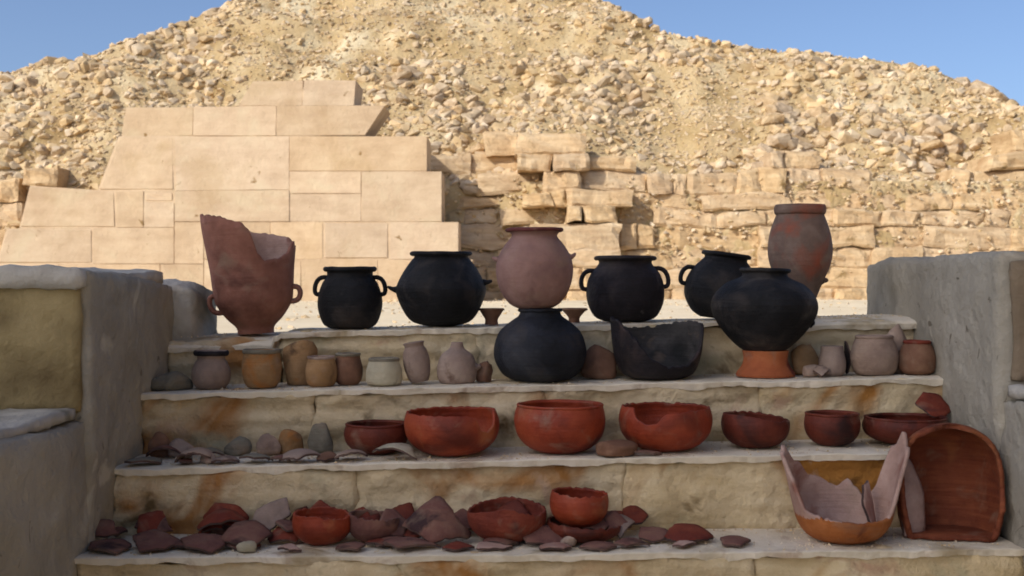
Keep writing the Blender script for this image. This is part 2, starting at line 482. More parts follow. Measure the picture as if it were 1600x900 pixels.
open_joint = {5: .010, 12: .012, 10: .008, 21: .008, 16: .006}
mV, mF = [], []
for i, q in enumerate(quads):
    rr = random.Random(i)
    stone_prism('casing_stone', q, CB + rr.uniform(-.006, .004), CK, 1.0, 'casing', casing, gap=open_joint.get(i, .0), bev=.022 if i in open_joint else .003, amp=.012, seed=i)
    b = len(mV)
    mx_, my_ = sum(p[0] for p in q) / 4, sum(p[1] for p in q) / 4
    for (px, py) in q:                                         # mortar just behind the faces
        px += 1.2 if px > mx_ and not (py < 420 and px in (474, 556, 553, 601, 570, 667, 690, 716)) else 0
        py += 1.2 if py > my_ else 0
        dd = front_depth_px(py, CB + .0015 + .0002 * i, CK)
        mV.append(W(px, py, dd) - casing.location)
    mF.append((b, b + 3, b + 2, b + 1))
pyd('mortar', mV, mF, 'casing', casing, smooth=False)

# rough masonry courses right of the casing and a few left of it
def rough_stone(quad, base, k, thick, seed, amp=.05):
    pts = [W(px, py, front_depth_px(py, base, k)) for px, py in quad]
    c = sum(pts, Vector()) / 4
    wd, ht = (pts[1] - pts[0]).length, (pts[0] - pts[3]).length
    nu, nv = (7, 5) if wd > .5 else (5, 5)
    V, Fc = [], []
    r = random.Random(seed)
    tilt, tilt2 = r.uniform(-.06, .06), r.uniform(-.05, .05)
    rad = r.uniform(.02, .055)
    for j in range(nv + 1):
        for i in range(nu + 1):
            u, v = i / nu, j / nv
            # crowd the grid lines to the rim
            u = u + .10 * sin(2 * pi * u) * -1 * .6; v = v + .10 * sin(2 * pi * v) * -1 * .6
            p = (pts[0] * (1 - u) + pts[1] * u) * (1 - v) + (pts[3] * (1 - u) + pts[2] * u) * v
            e = min(u * wd, (1 - u) * wd, v * ht, (1 - v) * ht)
            rd = rad - math.sqrt(max(0, rad * rad - max(0, rad - e) ** 2)) if e < rad else 0
            nn = n3(p, 2.2, seed % 7) * amp * 1.0 + n3(p, 7, 3) * amp * 1.1
            p = p + Vector((n3(p, 3.3, 5) * .06, rd + nn + tilt * (u - .5) + tilt2 * (v - .5), n3(p, 3.3, 9) * .05))
            V.append(p - pyr.location)
    n = nu + 1
    for j in range(nv):
        for i in range(nu):
            a = j * n + i
            Fc.append((a, a + n, a + n + 1, a + 1))
    loop = [i for i in range(nu + 1)] + [j * n + nu for j in range(1, nv + 1)] + [nv * n + i for i in range(nu - 1, -1, -1)] + [j * n for j in range(nv - 1, 0, -1)]
    b = len(V)
    for q in loop: V.append(V[q] + Vector((0, thick, 0)))
    m = len(loop)
    for i in range(m): Fc.append((loop[i], loop[(i + 1) % m], b + (i + 1) % m, b + i))
    Fc.append(tuple(b + i for i in range(m)))
    return pyd('course_stone', V, Fc, 'course', pyr, smooth=False)

def courses():
    r = random.Random(21)
    ys = [206, 240, 266, 300, 326, 352, 389, 420, 452, 484]
    def wy(x, j):
        return 9 * noise.noise(Vector((x / 170.0, j * .35, 2.0))) + 5 * noise.noise(Vector((x / 50.0, j * 1.7, 7.0)))
    def pxl(x, j): return (x, ys[j] + (wy(x, j) if j < 8 else 0))
    for j in range(len(ys) - 1):
        x = 640 + r.uniform(-30, 0)
        while x < 1700:
            wd = r.choice([26, 40, 55, 75, 104, 140])
            x1 = x + wd
            cx = (x + x1) / 2
            top = 232 + 26 * math.sin(cx / 70.0) + (30 if 1030 < cx < 1300 else 0) + (26 if 1300 < cx < 1480 else 0) - (30 if 860 < cx < 1000 else 0) + r.uniform(-16, 16)
            if ys[j] > top - 12:
                pro = r.uniform(-.08, .08) + (8 - j) * .012
                pro += .5 * max(0, min(1, (840 - cx) / 70))
                if 862 < cx < 938 and j >= 4: pro -= .55            # buttress that throws the narrow shadow
                if 830 < cx < 940 and j <= 3: pro -= .34
                rough_stone([pxl(x, j), pxl(x1, j), pxl(x1 + r.uniform(-4, 4), j + 1), pxl(x + r.uniform(-4, 4), j + 1)], 20.95 + pro, .42, 1.0, j * 100 + int(x))
            x = x1
    for (x0, x1, y0, y1) in [(-80, -10, 300, 350), (-12, 34, 318, 352), (-70, 8, 352, 400), (-40, 30, 280, 316), (36, 86, 262, 290)]:
        rough_stone([(x0, y0), (x1, y0), (x1, y1), (x0, y1)], 20.9, .42, 1.0, x0 + 999, .08)
    # dirt and small packing between the stones
    V, Fc = [], []
    xs = np.arange(-2.2, 11, .09); zs = np.arange(-.35, 1.75, .09)
    for z in zs:
        for x in xs:
            V.append(Vector((x, 21.0 + .42 * (z + .3) + .10 + .5 * max(0, min(1, (.4 - x) / .75)) + .12 * n3((x, z, 0), 3.1, 4) + .10 * n3((x, z, 0), 9, 4), H + z)) - pyr.location)
    n = len(xs)
    for j in range(len(zs) - 1):
        for i in range(n - 1):
            a = j * n + i
            Fc.append((a, a + 1, a + n + 1, a + n))
    pyd('packing', V, Fc, 'mound', pyr)
courses()

# skyline as (photo x, photo y) of the crest -> ridge height as a function of X
KS = 1.15
def slope_d(t):        # depth where a sight line of slope t meets the rubble face
    return (21.6 - KS * 1.0) / (1 - KS * t)
sk = [(-700, 330), (-300, 230), (0, 116), (75, 98), (150, 84), (200, 62), (280, 36), (350, 4), (420, -50), (560, -120), (700, -150), (820, -90), (930, -10), (985, 26), (1040, 52),
      (1120, 64), (1240, 78), (1330, 88), (1400, 94), (1455, 108), (1530, 132), (1600, 168), (1700, 215), (2000, 300), (2500, 380)]
RX, RZ = [], []
for px, py in sk:
    t = (440 - py) / F
    dd = slope_d(t)
    RX.append((px - 800) * dd / F); RZ.append(t * dd)
RX, RZ = np.array(RX), np.array(RZ)
def ridge(x):
    return float(np.interp(x, RX, RZ))
def foot_z(x):
    return float(np.interp(x, [-7.5, -6.5, -1.2, 0, 2.6, 4, 6, 8, 9.5, 12], [.9, 1.4, 1.6, 1.65, 1.7, 1.5, 1.35, 1.25, 1.4, 1.3]))
def mound_z(x, y):
    z0 = foot_z(x)
    n1 = n3((x, y, 0), .55, 3.0) * .35 + n3((x, y, 0), 1.6, 8.0) * .16 + n3((x, y, 0), 4.5, 1.0) * .05
    t = (y - 21.6) / KS + 1.0
    z = t + n1 * min(1, max(0, (t - z0) * 1.0))
    if t < z0: z = t - (z0 - t) * 4
    # terrace: coarse steps left where stones were robbed out
    z += .10 * math.sin(z * 5.0 + 2 * n3((x, y, 5), .6)) * (1 if z > 1 else 0)
    rz = ridge(x) + .06 * n3((x, 0, 0), 2.2, 4)
    if z > rz:
        z = rz - (z - rz) * .15
    return z + H
def mound_n(x, y):
    e = .12
    return Vector((-(mound_z(x + e, y) - mound_z(x - e, y)) / (2 * e), -(mound_z(x, y + e) - mound_z(x, y - e)) / (2 * e), 1)).normalized()
def make_core():
    xs = np.arange(-19, 19.01, .14)
    ys = np.concatenate([np.arange(21.1, 34, .12), [36, 40]])
    V, Fc = [], []
    for y in ys:
        for x in xs:
            V.append((x, y - pyr.location.y, mound_z(x, y) - COURT))
    n = len(xs)
    for j in range(len(ys) - 1):
        for i in range(n - 1):
            a = j * n + i
            Fc.append((a, a + 1, a + n + 1, a + n))
    # foot
    b = len(V)
    for x in xs: V.append((x, 21.15 - pyr.location.y, -.3))
    for i in range(n - 1):
        Fc.append((b + i, b + i + 1, i + 1, i))
    pyd('core', V, Fc, 'mound', pyr)
make_core()

# rock shapes
def rock_shape(seed, npts=13, flat=.7, blocky=False):
    r = random.Random(seed)
    bm = bmesh.new()
    for _ in range(npts):
        v = Vector((r.gauss(0, 1), r.gauss(0, 1), r.gauss(0, 1))).normalized()
        if blocky:
            m_ = max(abs(v.x), abs(v.y), abs(v.z))
            v = v * (.8 / m_ * .75 + .25)
        v = v * r.uniform(.85, 1.0)
        bm.verts.new((v.x, v.y * r.uniform(.8, 1), v.z * flat))
    bmesh.ops.convex_hull(bm, input=bm.verts)
    for v in [v for v in bm.verts if not v.link_faces]: bm.verts.remove(v)
    bmesh.ops.recalc_face_normals(bm, faces=bm.faces)
    bmesh.ops.triangulate(bm, faces=bm.faces)
    bm.verts.index_update()
    V = np.array([v.co[:] for v in bm.verts]); Fc = np.array([[v.index for v in f.verts] for f in bm.faces])
    bm.free()
    return V, Fc
SH_S = [rock_shape(i, 11, .75) for i in range(16)]
SH_B = [rock_shape(100 + i, 22, .68, blocky=i % 2 == 0) for i in range(14)]
rock_meshes = []
for i, (V, Fc) in enumerate(SH_B):
    me = bpy.data.meshes.new('rock')
    me.from_pydata(V.tolist(), [], Fc.tolist())
    me.materials.append(M['rock'])
    me.polygons.foreach_set('use_smooth', [False] * len(me.polygons))
    me.update()
    rock_meshes.append(me)

def in_casing(px, py):
    if py > 476: return True
    return False
def scatter():
    r = random.Random(5)
    rocks = []
    tries = 62000
    for _ in range(tries):
        y = 21.3 + (r.random() ** 1.25) * 11.5
        x = r.uniform(-1, 1) * (.45 * y + 1)
        z = mound_z(x, y)
        if (y - 21.6) / KS + 1.0 < foot_z(x) - .05: continue
        if z - H > ridge(x) - .0 and (y - 21.6) / KS + 1.0 > ridge(x) + .35: continue
        px, py = 800 + x * F / y, 440 - (z - H) * F / y
        if py < -40: continue
        dens = n3((x, y, 0), .5, 17) + .5 * n3((x, y, 0), 1.3, 2)
        coarse = .8
        if 380 < px < 900 and py < 95: coarse = .5            # fine scree towards the summit
        if px > 1180 and 100 < py < 300: coarse = .85
        if 1030 < px < 1200 and 130 < py < 230: coarse = .5
        u = r.random()
        s = .024 + .034 * u + .11 * (u ** 7) * coarse * (1.4 + 1.5 * dens)
        s *= (.7 + .6 * coarse) * .85
        if dens > .15 and coarse > .8: s *= 1.25
        rocks.append((s, x, y, z))
    for _ in range(2600):                                      # spill caught on and between the courses
        x = r.uniform(-2.0, 10.6); zr = -.3 + 2.1 * r.random() ** .7
        y = 21.0 + .42 * (zr + .3) + .10 + r.uniform(-.12, .02) + .5 * max(0, min(1, (.4 - x) / .75))
        rocks.append((r.uniform(.02, .065), x, y, H + zr))
    for _ in range(420):                                       # fallen bits on the sand at the foot
        x = r.uniform(-11, 11); y = 20.6 - 1.1 * r.random() ** 2.0 - (1.1 if x < -1 else 0)
        rocks.append((r.uniform(.015, .06), x, y, COURT + .01))
    for _ in range(1500):                                      # pebbles strewn over the court
        x = r.uniform(-9, 9); y = 8 + 12 * r.random()
        rocks.append((r.uniform(.008, .03) * (2 if r.random() < .03 else 1), x, y, COURT + .035 * n3((x, y, 0), .7) + .012 * n3((x, y, 3), 3.1) + .004))
    # big stones one can place by eye
    for px, py, s in [(897, 126, .27), (815, 150, .2), (30, 170, .28), (60, 205, .26), (20, 240, .25), (120, 250, .36), (270, 158, .22), (330, 130, .25), (210, 150, .2),
                      (650, 70, .18), (730, 190, .24), (770, 160, .2), (940, 165, .34), (905, 190, .32), (880, 240, .34), (840, 235, .3), (960, 110, .2), (990, 150, .22), (1030, 75, .17),
                      (690, 200, .22), (1100, 265, .33), (1240, 72, .14), (1450, 290, .3), (1540, 260, .26), (1480, 240, .22), (1390, 200, .2), (1330, 240, .18), (1560, 330, .3),
                      (1140, 90, .2), (1190, 130, .2), (450, 80, .2), (400, 70, .2), (345, 155, .2), (100, 130, .2), (170, 115, .16), (1500, 200, .2), (1575, 200, .2), (60, 300, .25), (130, 200, .26)]:
        t = (440 - py) / F
        dd = slope_d(t)
        for _i in range(30):                                   # slide along the sight line onto the surface
            zz = mound_z((px - 800) * dd / F, dd) - H
            e = t * dd - zz
            dd += e * .6
        x, y = (px - 800) * dd / F, dd
        rocks.append((s * .62, x, y, mound_z(x, y)))
    rocks.sort(key=lambda q: -q[0] / q[2] * (1 if abs(q[1]) < .4 * q[2] else .2))
    for k, (s, x, y, z) in enumerate(rocks[:295]):
        o = bpy.data.objects.new('rock', rock_meshes[r.randrange(len(rock_meshes))])
        o.location = (x, y - pyr.location.y, z - COURT - s * .12)
        o.rotation_euler = (r.uniform(-.5, .5), r.uniform(-.5, .5), r.uniform(0, 6.28))
        o.scale = (s * r.uniform(.85, 1.35), s * r.uniform(.8, 1.1), s * r.uniform(.7, 1.1))
        col.objects.link(o); o.parent = pyr
    VV, FF, base = [], [], 0
    for (s, x, y, z) in rocks[295:]:
        V, Fc = SH_B[r.randrange(len(SH_B))] if s > .11 else SH_S[r.randrange(len(SH_S))]
        m = (Matrix.Rotation(r.uniform(0, 6.28), 3, 'Z') @ Matrix.Rotation(r.uniform(-.6, .6), 3, 'X') @ Matrix.Rotation(r.uniform(-.6, .6), 3, 'Y'))
        m = np.array(m) @ np.diag([r.uniform(.8, 1.4), r.uniform(.8, 1.1), r.uniform(.7, 1.2)])
        VV.append((V * s) @ m.T + np.array([x, y - pyr.location.y, z - COURT - s * .12])); FF.append(Fc + base); base += len(V)
    VV = np.concatenate(VV); FF = np.concatenate(FF)
    me = bpy.data.meshes.new('rubble')
    me.vertices.add(len(VV)); me.vertices.foreach_set('co', VV.astype(np.float32).ravel())
    me.loops.add(len(FF) * 3); me.loops.foreach_set('vertex_index', FF.astype(np.int32).ravel())
    me.polygons.add(len(FF)); me.polygons.foreach_set('loop_start', np.arange(0, len(FF) * 3, 3, dtype=np.int32))
    me.update(); me.validate()
    me.polygons.foreach_set('use_smooth', np.zeros(len(FF), dtype=bool))
    o = link(bpy.data.objects.new('rubble', me), 'rubble', pyr)
    o['kind'] = 'stuff'
scatter()

# ------------------------------------------------------------------ pottery builders
def spline(P, n):
    """Catmull-Rom through (r, z) points, resampled to n+1 points"""
    out = []
    m = len(P) - 1
    for i in range(n + 1):
        t = i / n * m
        k = min(int(t), m - 1)
        f = t - k
        p0, p1, p2, p3 = P[max(0, k - 1)], P[k], P[k + 1], P[min(m, k + 2)]
        out.append(tuple(.5 * ((2 * p1[a]) + (-p0[a] + p2[a]) * f + (2 * p0[a] - 5 * p1[a] + 4 * p2[a] - p3[a]) * f * f + (-p0[a] + 3 * p1[a] - 3 * p2[a] + p3[a]) * f ** 3) for a in (0, 1)))
    return out

def lathe_shell(name, prof, mat, parent, thick=.007, cut=None, seg=48, n=26, wob=.012, seed=0, ribs=0, offset=(0, 0, 0), lean=None, inner=None, outer_top=None):
    """prof: (r, z) bottom->rim in metres. cut(theta)-> max z of the wall at that angle (broken edge)."""
    pts = spline(prof, 60)
    zmax = max(p[1] for p in pts)
    zs = np.array([p[1] for p in pts]); rs = np.array([max(.001, p[0]) for p in pts])
    V, Fc = [], []
    def ring_pt(tt, th, off):
        a = tt * (len(pts) - 1)
        k = min(int(a), len(pts) - 2); f = a - k
        r_ = rs[k] * (1 - f) + rs[k + 1] * f; z_ = zs[k] * (1 - f) + zs[k + 1] * f
        dr, dz = rs[min(k + 1, len(rs) - 1)] - rs[k], zs[min(k + 1, len(zs) - 1)] - zs[k]
        l = math.hypot(dr, dz) or 1
        nr, nz_ = dz / l, -dr / l
        w_ = 1 + wob * (n3((cos(th), sin(th), z_ * 6), 1.1, seed) * 1.5 + .3 * n3((cos(th) * 3, sin(th) * 3, z_ * 20), 1.0, seed))
        if ribs: w_ += .006 * sin(z_ * ribs)
        rr = max(.0005, r_ * w_ - nr * off)
        zz = z_ - nz_ * off
        x, y = rr * cos(th), rr * sin(th)
        if lean: x += lean * z_
        return Vector((x + offset[0], y + offset[1], zz + offset[2]))
    tcut = []
    for i in range(seg):
        th = 2 * pi * i / seg
        tm = 1.0
        if cut:
            zc = cut(th) + .0035 * n3((cos(th) * 9, sin(th) * 9, seed), 1.0, seed) + (.0022 if seg > 110 else .0009) * n3((cos(th) * 26, sin(th) * 26, seed), 1.0, seed)
            if zc < zmax:
                kk = len(zs) - 1
                while kk > 1 and zs[kk - 1] > zc: kk -= 1
                a0, a1 = zs[kk - 1], zs[kk]
                f = 0 if abs(a1 - a0) < 1e-9 else max(0, min(1, (zc - a0) / (a1 - a0)))
                tm = max(.02, (kk - 1 + f) / (len(zs) - 1))
        tcut.append(tm)
    for side, off in ((0, 0.0), (1, thick)):
        for j in range(n + 1):
            for i in range(seg):
                V.append(ring_pt(tcut[i] * j / n, 2 * pi * i / seg, off))
    S = seg * (n + 1)
    for j in range(n):
        for i in range(seg):
            a = j * seg + i; b = j * seg + (i + 1) % seg
            Fc.append((a, b, b + seg, a + seg))
            Fc.append((S + a, S + a + seg, S + b + seg, S + b))
    for i in range(seg):
        a = n * seg + i; b = n * seg + (i + 1) % seg
        Fc.append((a, b, S + b, S + a))
    c0 = len(V)
    V.append(Vector((offset[0], offset[1], prof[0][1] + offset[2])))
    V.append(Vector((offset[0], offset[1], prof[0][1] + thick + offset[2])))
    for i in range(seg):
        j = (i + 1) % seg
        Fc.append((c0, j, i)); Fc.append((c0 + 1, S + i, S + j))
    o = pyd(name, V, Fc, mat, parent)
    if inner:
        o.data.materials.append(M[inner])
        for p in o.data.polygons:
            if all(v >= S for v in p.vertices) and p.index < 2 * n * seg: p.material_index = 1
            elif p.index >= 2 * n * seg and c0 + 1 in p.vertices: p.material_index = 1
    if outer_top:                                          # slip that stops at a wavy line
        for p in o.data.polygons:
            if p.material_index == 0 and p.center.z > outer_top + .01 * n3(p.center, 20, 3): p.material_index = 1
    return o

def tube(name, P, rad, mat, parent, sides=10, flat=1.0):
    V, Fc = [], []
    m = len(P)
    rads = rad if isinstance(rad, (list, tuple)) else [rad] * m
    for i, p in enumerate(P):
        t = (P[min(m - 1, i + 1)] - P[max(0, i - 1)]).normalized()
        a = t.cross(Vector((0, 1, 0)))
        if a.length < .1: a = t.cross(Vector((0, 0, 1)))
        a.normalize(); b = t.cross(a).normalized()
        for k in range(sides):
            th = 2 * pi * k / sides
            V.append(p + a * cos(th) * rads[i] + b * sin(th) * rads[i] * flat)
    for i in range(m - 1):
        for k in range(sides):
            k2 = (k + 1) % sides
            Fc.append((i * sides + k, i * sides + k2, (i + 1) * sides + k2, (i + 1) * sides + k))
    Fc.append(tuple(range(sides))[::-1]); Fc.append(tuple((m - 1) * sides + k for k in range(sides)))
    return pyd(name, V, Fc, mat, parent)

def rim_ring(prof_r, z, h, w_, mat, parent, lean=0.0, seg=48, seed=0, name='rim'):
    V, Fc = [], []
    K = 10
    for i in range(seg):
        th = 2 * pi * i / seg
        wb = 1 + .012 * n3((cos(th), sin(th), z), 1.5, seed)
        for k in range(K):
            a = 2 * pi * k / K
            r_ = prof_r * wb + w_ * cos(a)
            V.append(Vector((r_ * cos(th) + lean * z, r_ * sin(th), z + h * sin(a) + .002 * n3((cos(th), sin(th), 9), 2, seed))))
    for i in range(seg):
        for k in range(K):
            a, b = i * K + k, ((i + 1) % seg) * K + k
            c, d_ = ((i + 1) % seg) * K + (k + 1) % K, i * K + (k + 1) % K
            Fc.append((a, b, c, d_))
    return pyd(name, V, Fc, mat, parent)

def pot(name, label, cat, cx, d, base_z, prof_px, mat, group=None, rim=None, handles=(), lugs=(), cut=None, rot=(0, 0, 0), thick=.007, foot=None, wob=.012, ribs=0, seg=48, inner=None, outer_top=None):
    """prof_px: (half width, photo y) bottom->top; base stands on base_z"""
    s = d / F
    yb0 = prof_px[0][1]
    fixed = isinstance(base_z, float)
    base_z = base_of(base_z, cx, d)
    yb = yb0
    if not fixed:                                          # stretch so that base and mouth both sit where they should
        yb = 440 + (H - base_z) / s
        yt = prof_px[-1][1]
        k_ = (yb - yt) / (yb0 - yt)
        prof_px = [(a, yt + (b - yt) * k_) for a, b in prof_px]
    prof = [(a * s, (yb - b) * s) for a, b in prof_px]
    root = empty(name, ((cx - 800) * s, d, base_z + .001), label, cat, group, rot)
    cf = None
    if cut: seg = 112 if cat in ('pot', 'jar') else 100
    if cut: cf = lambda th: (yb - cut(th)) * s
    sd = cx * .37
    lathe_shell('body', prof, mat, root, thick, cf, seg=seg, wob=wob, seed=sd, ribs=ribs, inner=inner,
                outer_top=((yb - outer_top[1]) * s if outer_top else None))
    if rim:
        rr, ry, rh, rw = rim[:4]
        rim_ring(rr * s, (yb - ry) * s, rh * s, rw * s, rim[4] if len(rim) > 4 else mat, root, seed=sd)
    if foot:
        rim_ring(foot[0] * s, foot[1] * s, foot[1] * s, foot[2] * s, mat, root, seed=sd + 3, name='foot_ring')
    pr = sorted([(z, r_) for r_, z in spline(prof, 60)])
    def rad_at(z):
        return float(np.interp(z, [q[0] for q in pr], [q[1] for q in pr]))
    for (sx, y0, y1, out, tr) in handles:
        z0, z1 = (yb - y0) * s, (yb - y1) * s
        r0, r1 = rad_at(z0) - tr * s * .5, rad_at(z1) - tr * s * .5
        P = []
        for k in range(13):
            a = pi * k / 12
            zz = (z0 + z1) / 2 + (z0 - z1) / 2 * cos(a) * (1 + .25 * sin(a))
            rr = r0 + (r1 - r0) * k / 12 + out * s * sin(a) ** .8
            P.append(Vector((sx * rr, 0, zz)))
        tube('handle', P, tr * s, mat, root, flat=1.5)
    for (sx, y, out, tr, rise) in lugs:
        z = (yb - y) * s
        r0 = rad_at(z)
        P = [Vector((sx * (r0 + out * s * (k / 5) - .3 * tr * s), 0, z + rise * s * (k / 5) ** 2)) for k in range(6)]
        tube('lug_handle', P, [tr * s * q for q in (1.5, 1.2, .95, .8, .7, .35)], mat, root, flat=1.8)
    return root

T1, T2, T3, T4 = 1, 2, 3, 4
def base_of(s, px, d):
    if isinstance(s, float): return s                     # stacked on something
    return tread_z(s, px, d) + (ledge_top((px - 800) * d / F) if s == 4 else 0)
def lt(px, d): return 4

# ---- top ledge
def jar_cut(th):
    # angle 270 deg faces the camera; broken rim: high at left, notch right of centre
    a = math.degrees(th) % 360
    pts = [(0, 388), (20, 392), (45, 372), (90, 362), (130, 348), (165, 338), (195, 333), (225, 336), (250, 342), (272, 352), (280, 362), (288, 395), (298, 411), (312, 410), (330, 404), (345, 392), (352, 380), (360, 388)]
    return float(np.interp(a, [p[0] for p in pts], [p[1] for p in pts])) + 3 * n3((a * .1, 0, 0), 1.5)
pot('broken_jar', 'tall reddish-brown two-handled jar with a jagged broken mouth, far left of the top ledge', 'jar', 400, 4.43, lt(400, 4.43),
    [(28, 519), (30, 508), (44, 494), (58, 472), (62, 450), (65, 420), (69, 390), (73, 360), (75, 325)], 'red_jar', group=None,
    handles=[(-1, 460, 486, 15, 4.2), (1, 452, 474, 15, 4.2)], cut=jar_cut, thick=.009, inner='sherd_pink', rot=(0, -.06, 0))  # pinkish inside; its paler tone also puts skylight into the colour
pot('cooking_pot', 'small squat black pot with two small ring handles, right of the broken red jar', 'pot', 547, 4.42, lt(547, 4.42),
    [(30, 516), (42, 508), (50, 485), (50, 465), (44, 445), (37, 434), (36, 426), (39, 420)], 'black', rim=(38, 421, 4, 4), handles=[(-1, 434, 460, 13, 3.6), (1, 434, 460, 13, 3.6)])
pot('cooking_pot', 'wide black pot with a sharp shoulder and small pointed lug handles', 'pot', 689, 4.43, lt(689, 4.43),
    [(20, 511), (45, 504), (60, 485), (70, 458), (68, 444), (58, 424), (47, 408), (42, 402), (46, 396)], 'black', rim=(45, 397, 3.5, 4), lugs=[(-1, 453, 14, 4, 5), (1, 442, 14, 4, 3)])
pot('pedestal_cup', 'small brown clay cup between the wide black pot and the stacked pots', 'cup', 768, 4.45, lt(768, 4.45),
    [(11, 511), (10, 502), (14, 494), (20, 483)], 'cup', thick=.004, rim=(19, 484, 1.5, 1.5), seg=28)
pot('pedestal_cup', 'small brown clay cup half hidden left of the black pot with ring handles', 'cup', 897, 4.45, lt(897, 4.45),
    [(9, 509), (9, 500), (14, 492), (21, 483)], 'cup', thick=.004, rim=(20, 484, 1.5, 1.5), seg=28)
# dark round pot standing on the step with the purple-brown pot stacked on its mouth
pot('globular_pot', 'round dark blue-grey pot on the step, carrying the purple-brown pot', 'pot', 844, 4.165, T3,
    [(40, 598), (58, 588), (70, 566), (72, 545), (64, 520), (46, 503), (34, 494), (31, 485)], 'black_blue', rim=(32, 485, 3, 3))
zb = base_of(3, 844, 4.165) + (440 + (H - base_of(3, 844, 4.165)) * F / 4.165 - 482) * 4.165 / F
pot('globular_pot', 'purple-brown pot with a flared mouth stacked on the dark round pot', 'pot', 835, 4.165, zb,
    [(26, 484), (40, 476), (54, 455), (60, 428), (57, 405), (46, 385), (37, 374), (36, 369), (43, 361)], 'purple', rim=(42, 362, 3, 3.5, 'purple_dark'), lugs=[(-1, 408, 9, 4, 4), (1, 404, 9, 4, 6)])
pot('cooking_pot', 'black-brown pot with two upright ring handles, right of the stacked purple pot', 'pot', 977, 4.43, lt(977, 4.43),
    [(30, 506), (48, 498), (59, 475), (60, 450), (54, 430), (44, 417), (41, 410), (46, 402)], 'black_brown', rim=(45, 404, 3.5, 4), handles=[(-1, 424, 452, 15, 3.6), (1, 420, 448, 15, 3.6)])
pot('cooking_pot', 'black pot tilted to the right with ring handles, behind the large black pot', 'pot', 1122, 4.50, lt(1122, 4.5),
    [(28, 508), (44, 498), (57, 475), (58, 450), (50, 428), (38, 412), (33, 405), (36, 397)], 'black', rim=(35, 398, 3.5, 4), handles=[(-1, 424, 450, 14, 3.6), (1, 424, 450, 14, 3.6)], rot=(0, .13, 0))
pot('tall_jar', 'tall grey-brown jar with a reddish patch and thick collar rim, the highest vessel', 'jar', 1250, 4.52, lt(1250, 4.52),
    [(16, 504), (21, 485), (33, 452), (46, 420), (50, 395), (47, 368), (40, 345), (36, 334), (38, 322)], 'tall_jar', rim=(37, 328, 8, 3.5), lugs=[(1, 438, 9, 5, -1)])
pot('ring_stand', 'flared orange-red clay stand under the large black pot', 'pot stand', 1196, 4.15, T3,
    [(45, 596), (44, 588), (37, 576), (34, 562), (36, 548)], 'stand', foot=(43, 3, 3), thick=.008)
zs_ = H + (440 - 549) * 4.15 / F
pot('cooking_pot', 'large black pot with a wide shoulder standing on the orange clay stand', 'pot', 1193, 4.15, zs_ ,
    [(30, 551), (44, 541), (64, 520), (81, 492), (80, 468), (62, 447), (40, 437), (35, 431), (38, 423)], 'black', rim=(36, 425, 3.5, 4), lugs=[(1, 505, 6, 6, 0)], rot=(0, .02, 0))
def bowl_cut(th):
    a = math.degrees(th) % 360
    pts = [(0, 508), (40, 503), (90, 512), (130, 515), (160, 500), (185, 497), (210, 502), (235, 528), (255, 558), (280, 572), (310, 570), (335, 548), (348, 520), (360, 508)]
    return float(np.interp(a, [p[0] for p in pts], [p[1] for p in pts])) + 4 * n3((a * .12, 0, 0), 1.5)
pot('broken_pot', 'broken black pot with its worn grey inside showing, right of the dark round pot', 'pot', 1027, 4.16, T3,
    [(40, 597), (56, 588), (66, 565), (71, 535), (73, 510), (74, 490)], 'black_brown', cut=bowl_cut, thick=.010, inner='greyint')

# ---- small vessels on the third step
pot('small_jar', 'small pinkish jar with a dark mouth, second vessel from the left flanking wall', 'jar', 330, 4.13, T3, [(22, 609), (29, 598), (30, 582), (25, 568), (21, 560), (25, 549)], 'beige', rim=(25, 552, 4, 2.5, 'black_brown'), seg=32)
pot('small_jar', 'small orange-brown jar with a grey rim, right of the pinkish jar', 'jar', 409, 4.13, T3, [(22, 607), (28, 596), (31, 575), (29, 558), (27, 547)], 'tan', rim=(28, 549, 3.5, 2, 'greystone'), seg=32)
pot('small_jar', 'low buff jar with an orange base in front of the brown lump of stone', 'jar', 502, 4.12, T3, [(18, 605), (23, 598), (25, 580), (22, 566), (20, 558)], 'tan', rim=(20, 559, 2.5, 2, 'beige'), seg=32)
pot('small_jar', 'little brown jar with a greenish rim, left of the pale green jar', 'jar', 544, 4.16, T3, [(15, 604), (21, 596), (23, 578), (19, 560), (18, 553)], 'cup', rim=(18, 554, 2.5, 2, 'greystone'), seg=32)
pot('small_jar', 'small pale green-white jar with straight sides', 'jar', 600, 4.12, T3, [(24, 603), (28, 598), (28, 580), (24, 566), (22, 560)], 'palegreen', rim=(22, 562, 3, 2.5, 'greystone'), seg=32)
pot('small_jar', 'narrow pinkish-brown jar leaning to the left, right of the pale green jar', 'jar', 656, 4.15, base_of(3, 656, 4.15) + .004, [(13, 602), (18, 592), (21, 572), (19, 555), (15, 546), (17, 540)], 'beige', rot=(0, -.16, 0), seg=32)
pot('small_jar', 'pinkish-buff jug with a small knob on its right side, left of the dark round pot', 'jug', 714, 4.14, T3, [(26, 600), (30, 592), (31, 575), (25, 556), (12, 545), (9, 535)], 'beige', lugs=[(1, 574, 8, 5, 2)], seg=32)
pot('small_jar', 'upright pinkish-buff beaker near the right flanking wall', 'beaker', 1300, 4.13, T3, [(16, 595), (20, 588), (21, 570), (18, 552), (17, 541)], 'beige', seg=32)
pot('small_jar', 'larger pinkish-tan jar in the row by the right flanking wall', 'jar', 1366, 4.14, T3, [(28, 594), (34, 584), (37, 562), (33, 542), (27, 526)], 'pinkstone', rim=(27, 527, 3, 2.5), seg=36)
pot('small_jar', 'small reddish jar at the right end of the row, against the wall', 'jar', 1433, 4.12, T3, [(20, 590), (27, 582), (29, 562), (24, 545), (18, 534)], 'cup', rim=(19, 535, 3, 2.5, 'sherd_red'), seg=32)

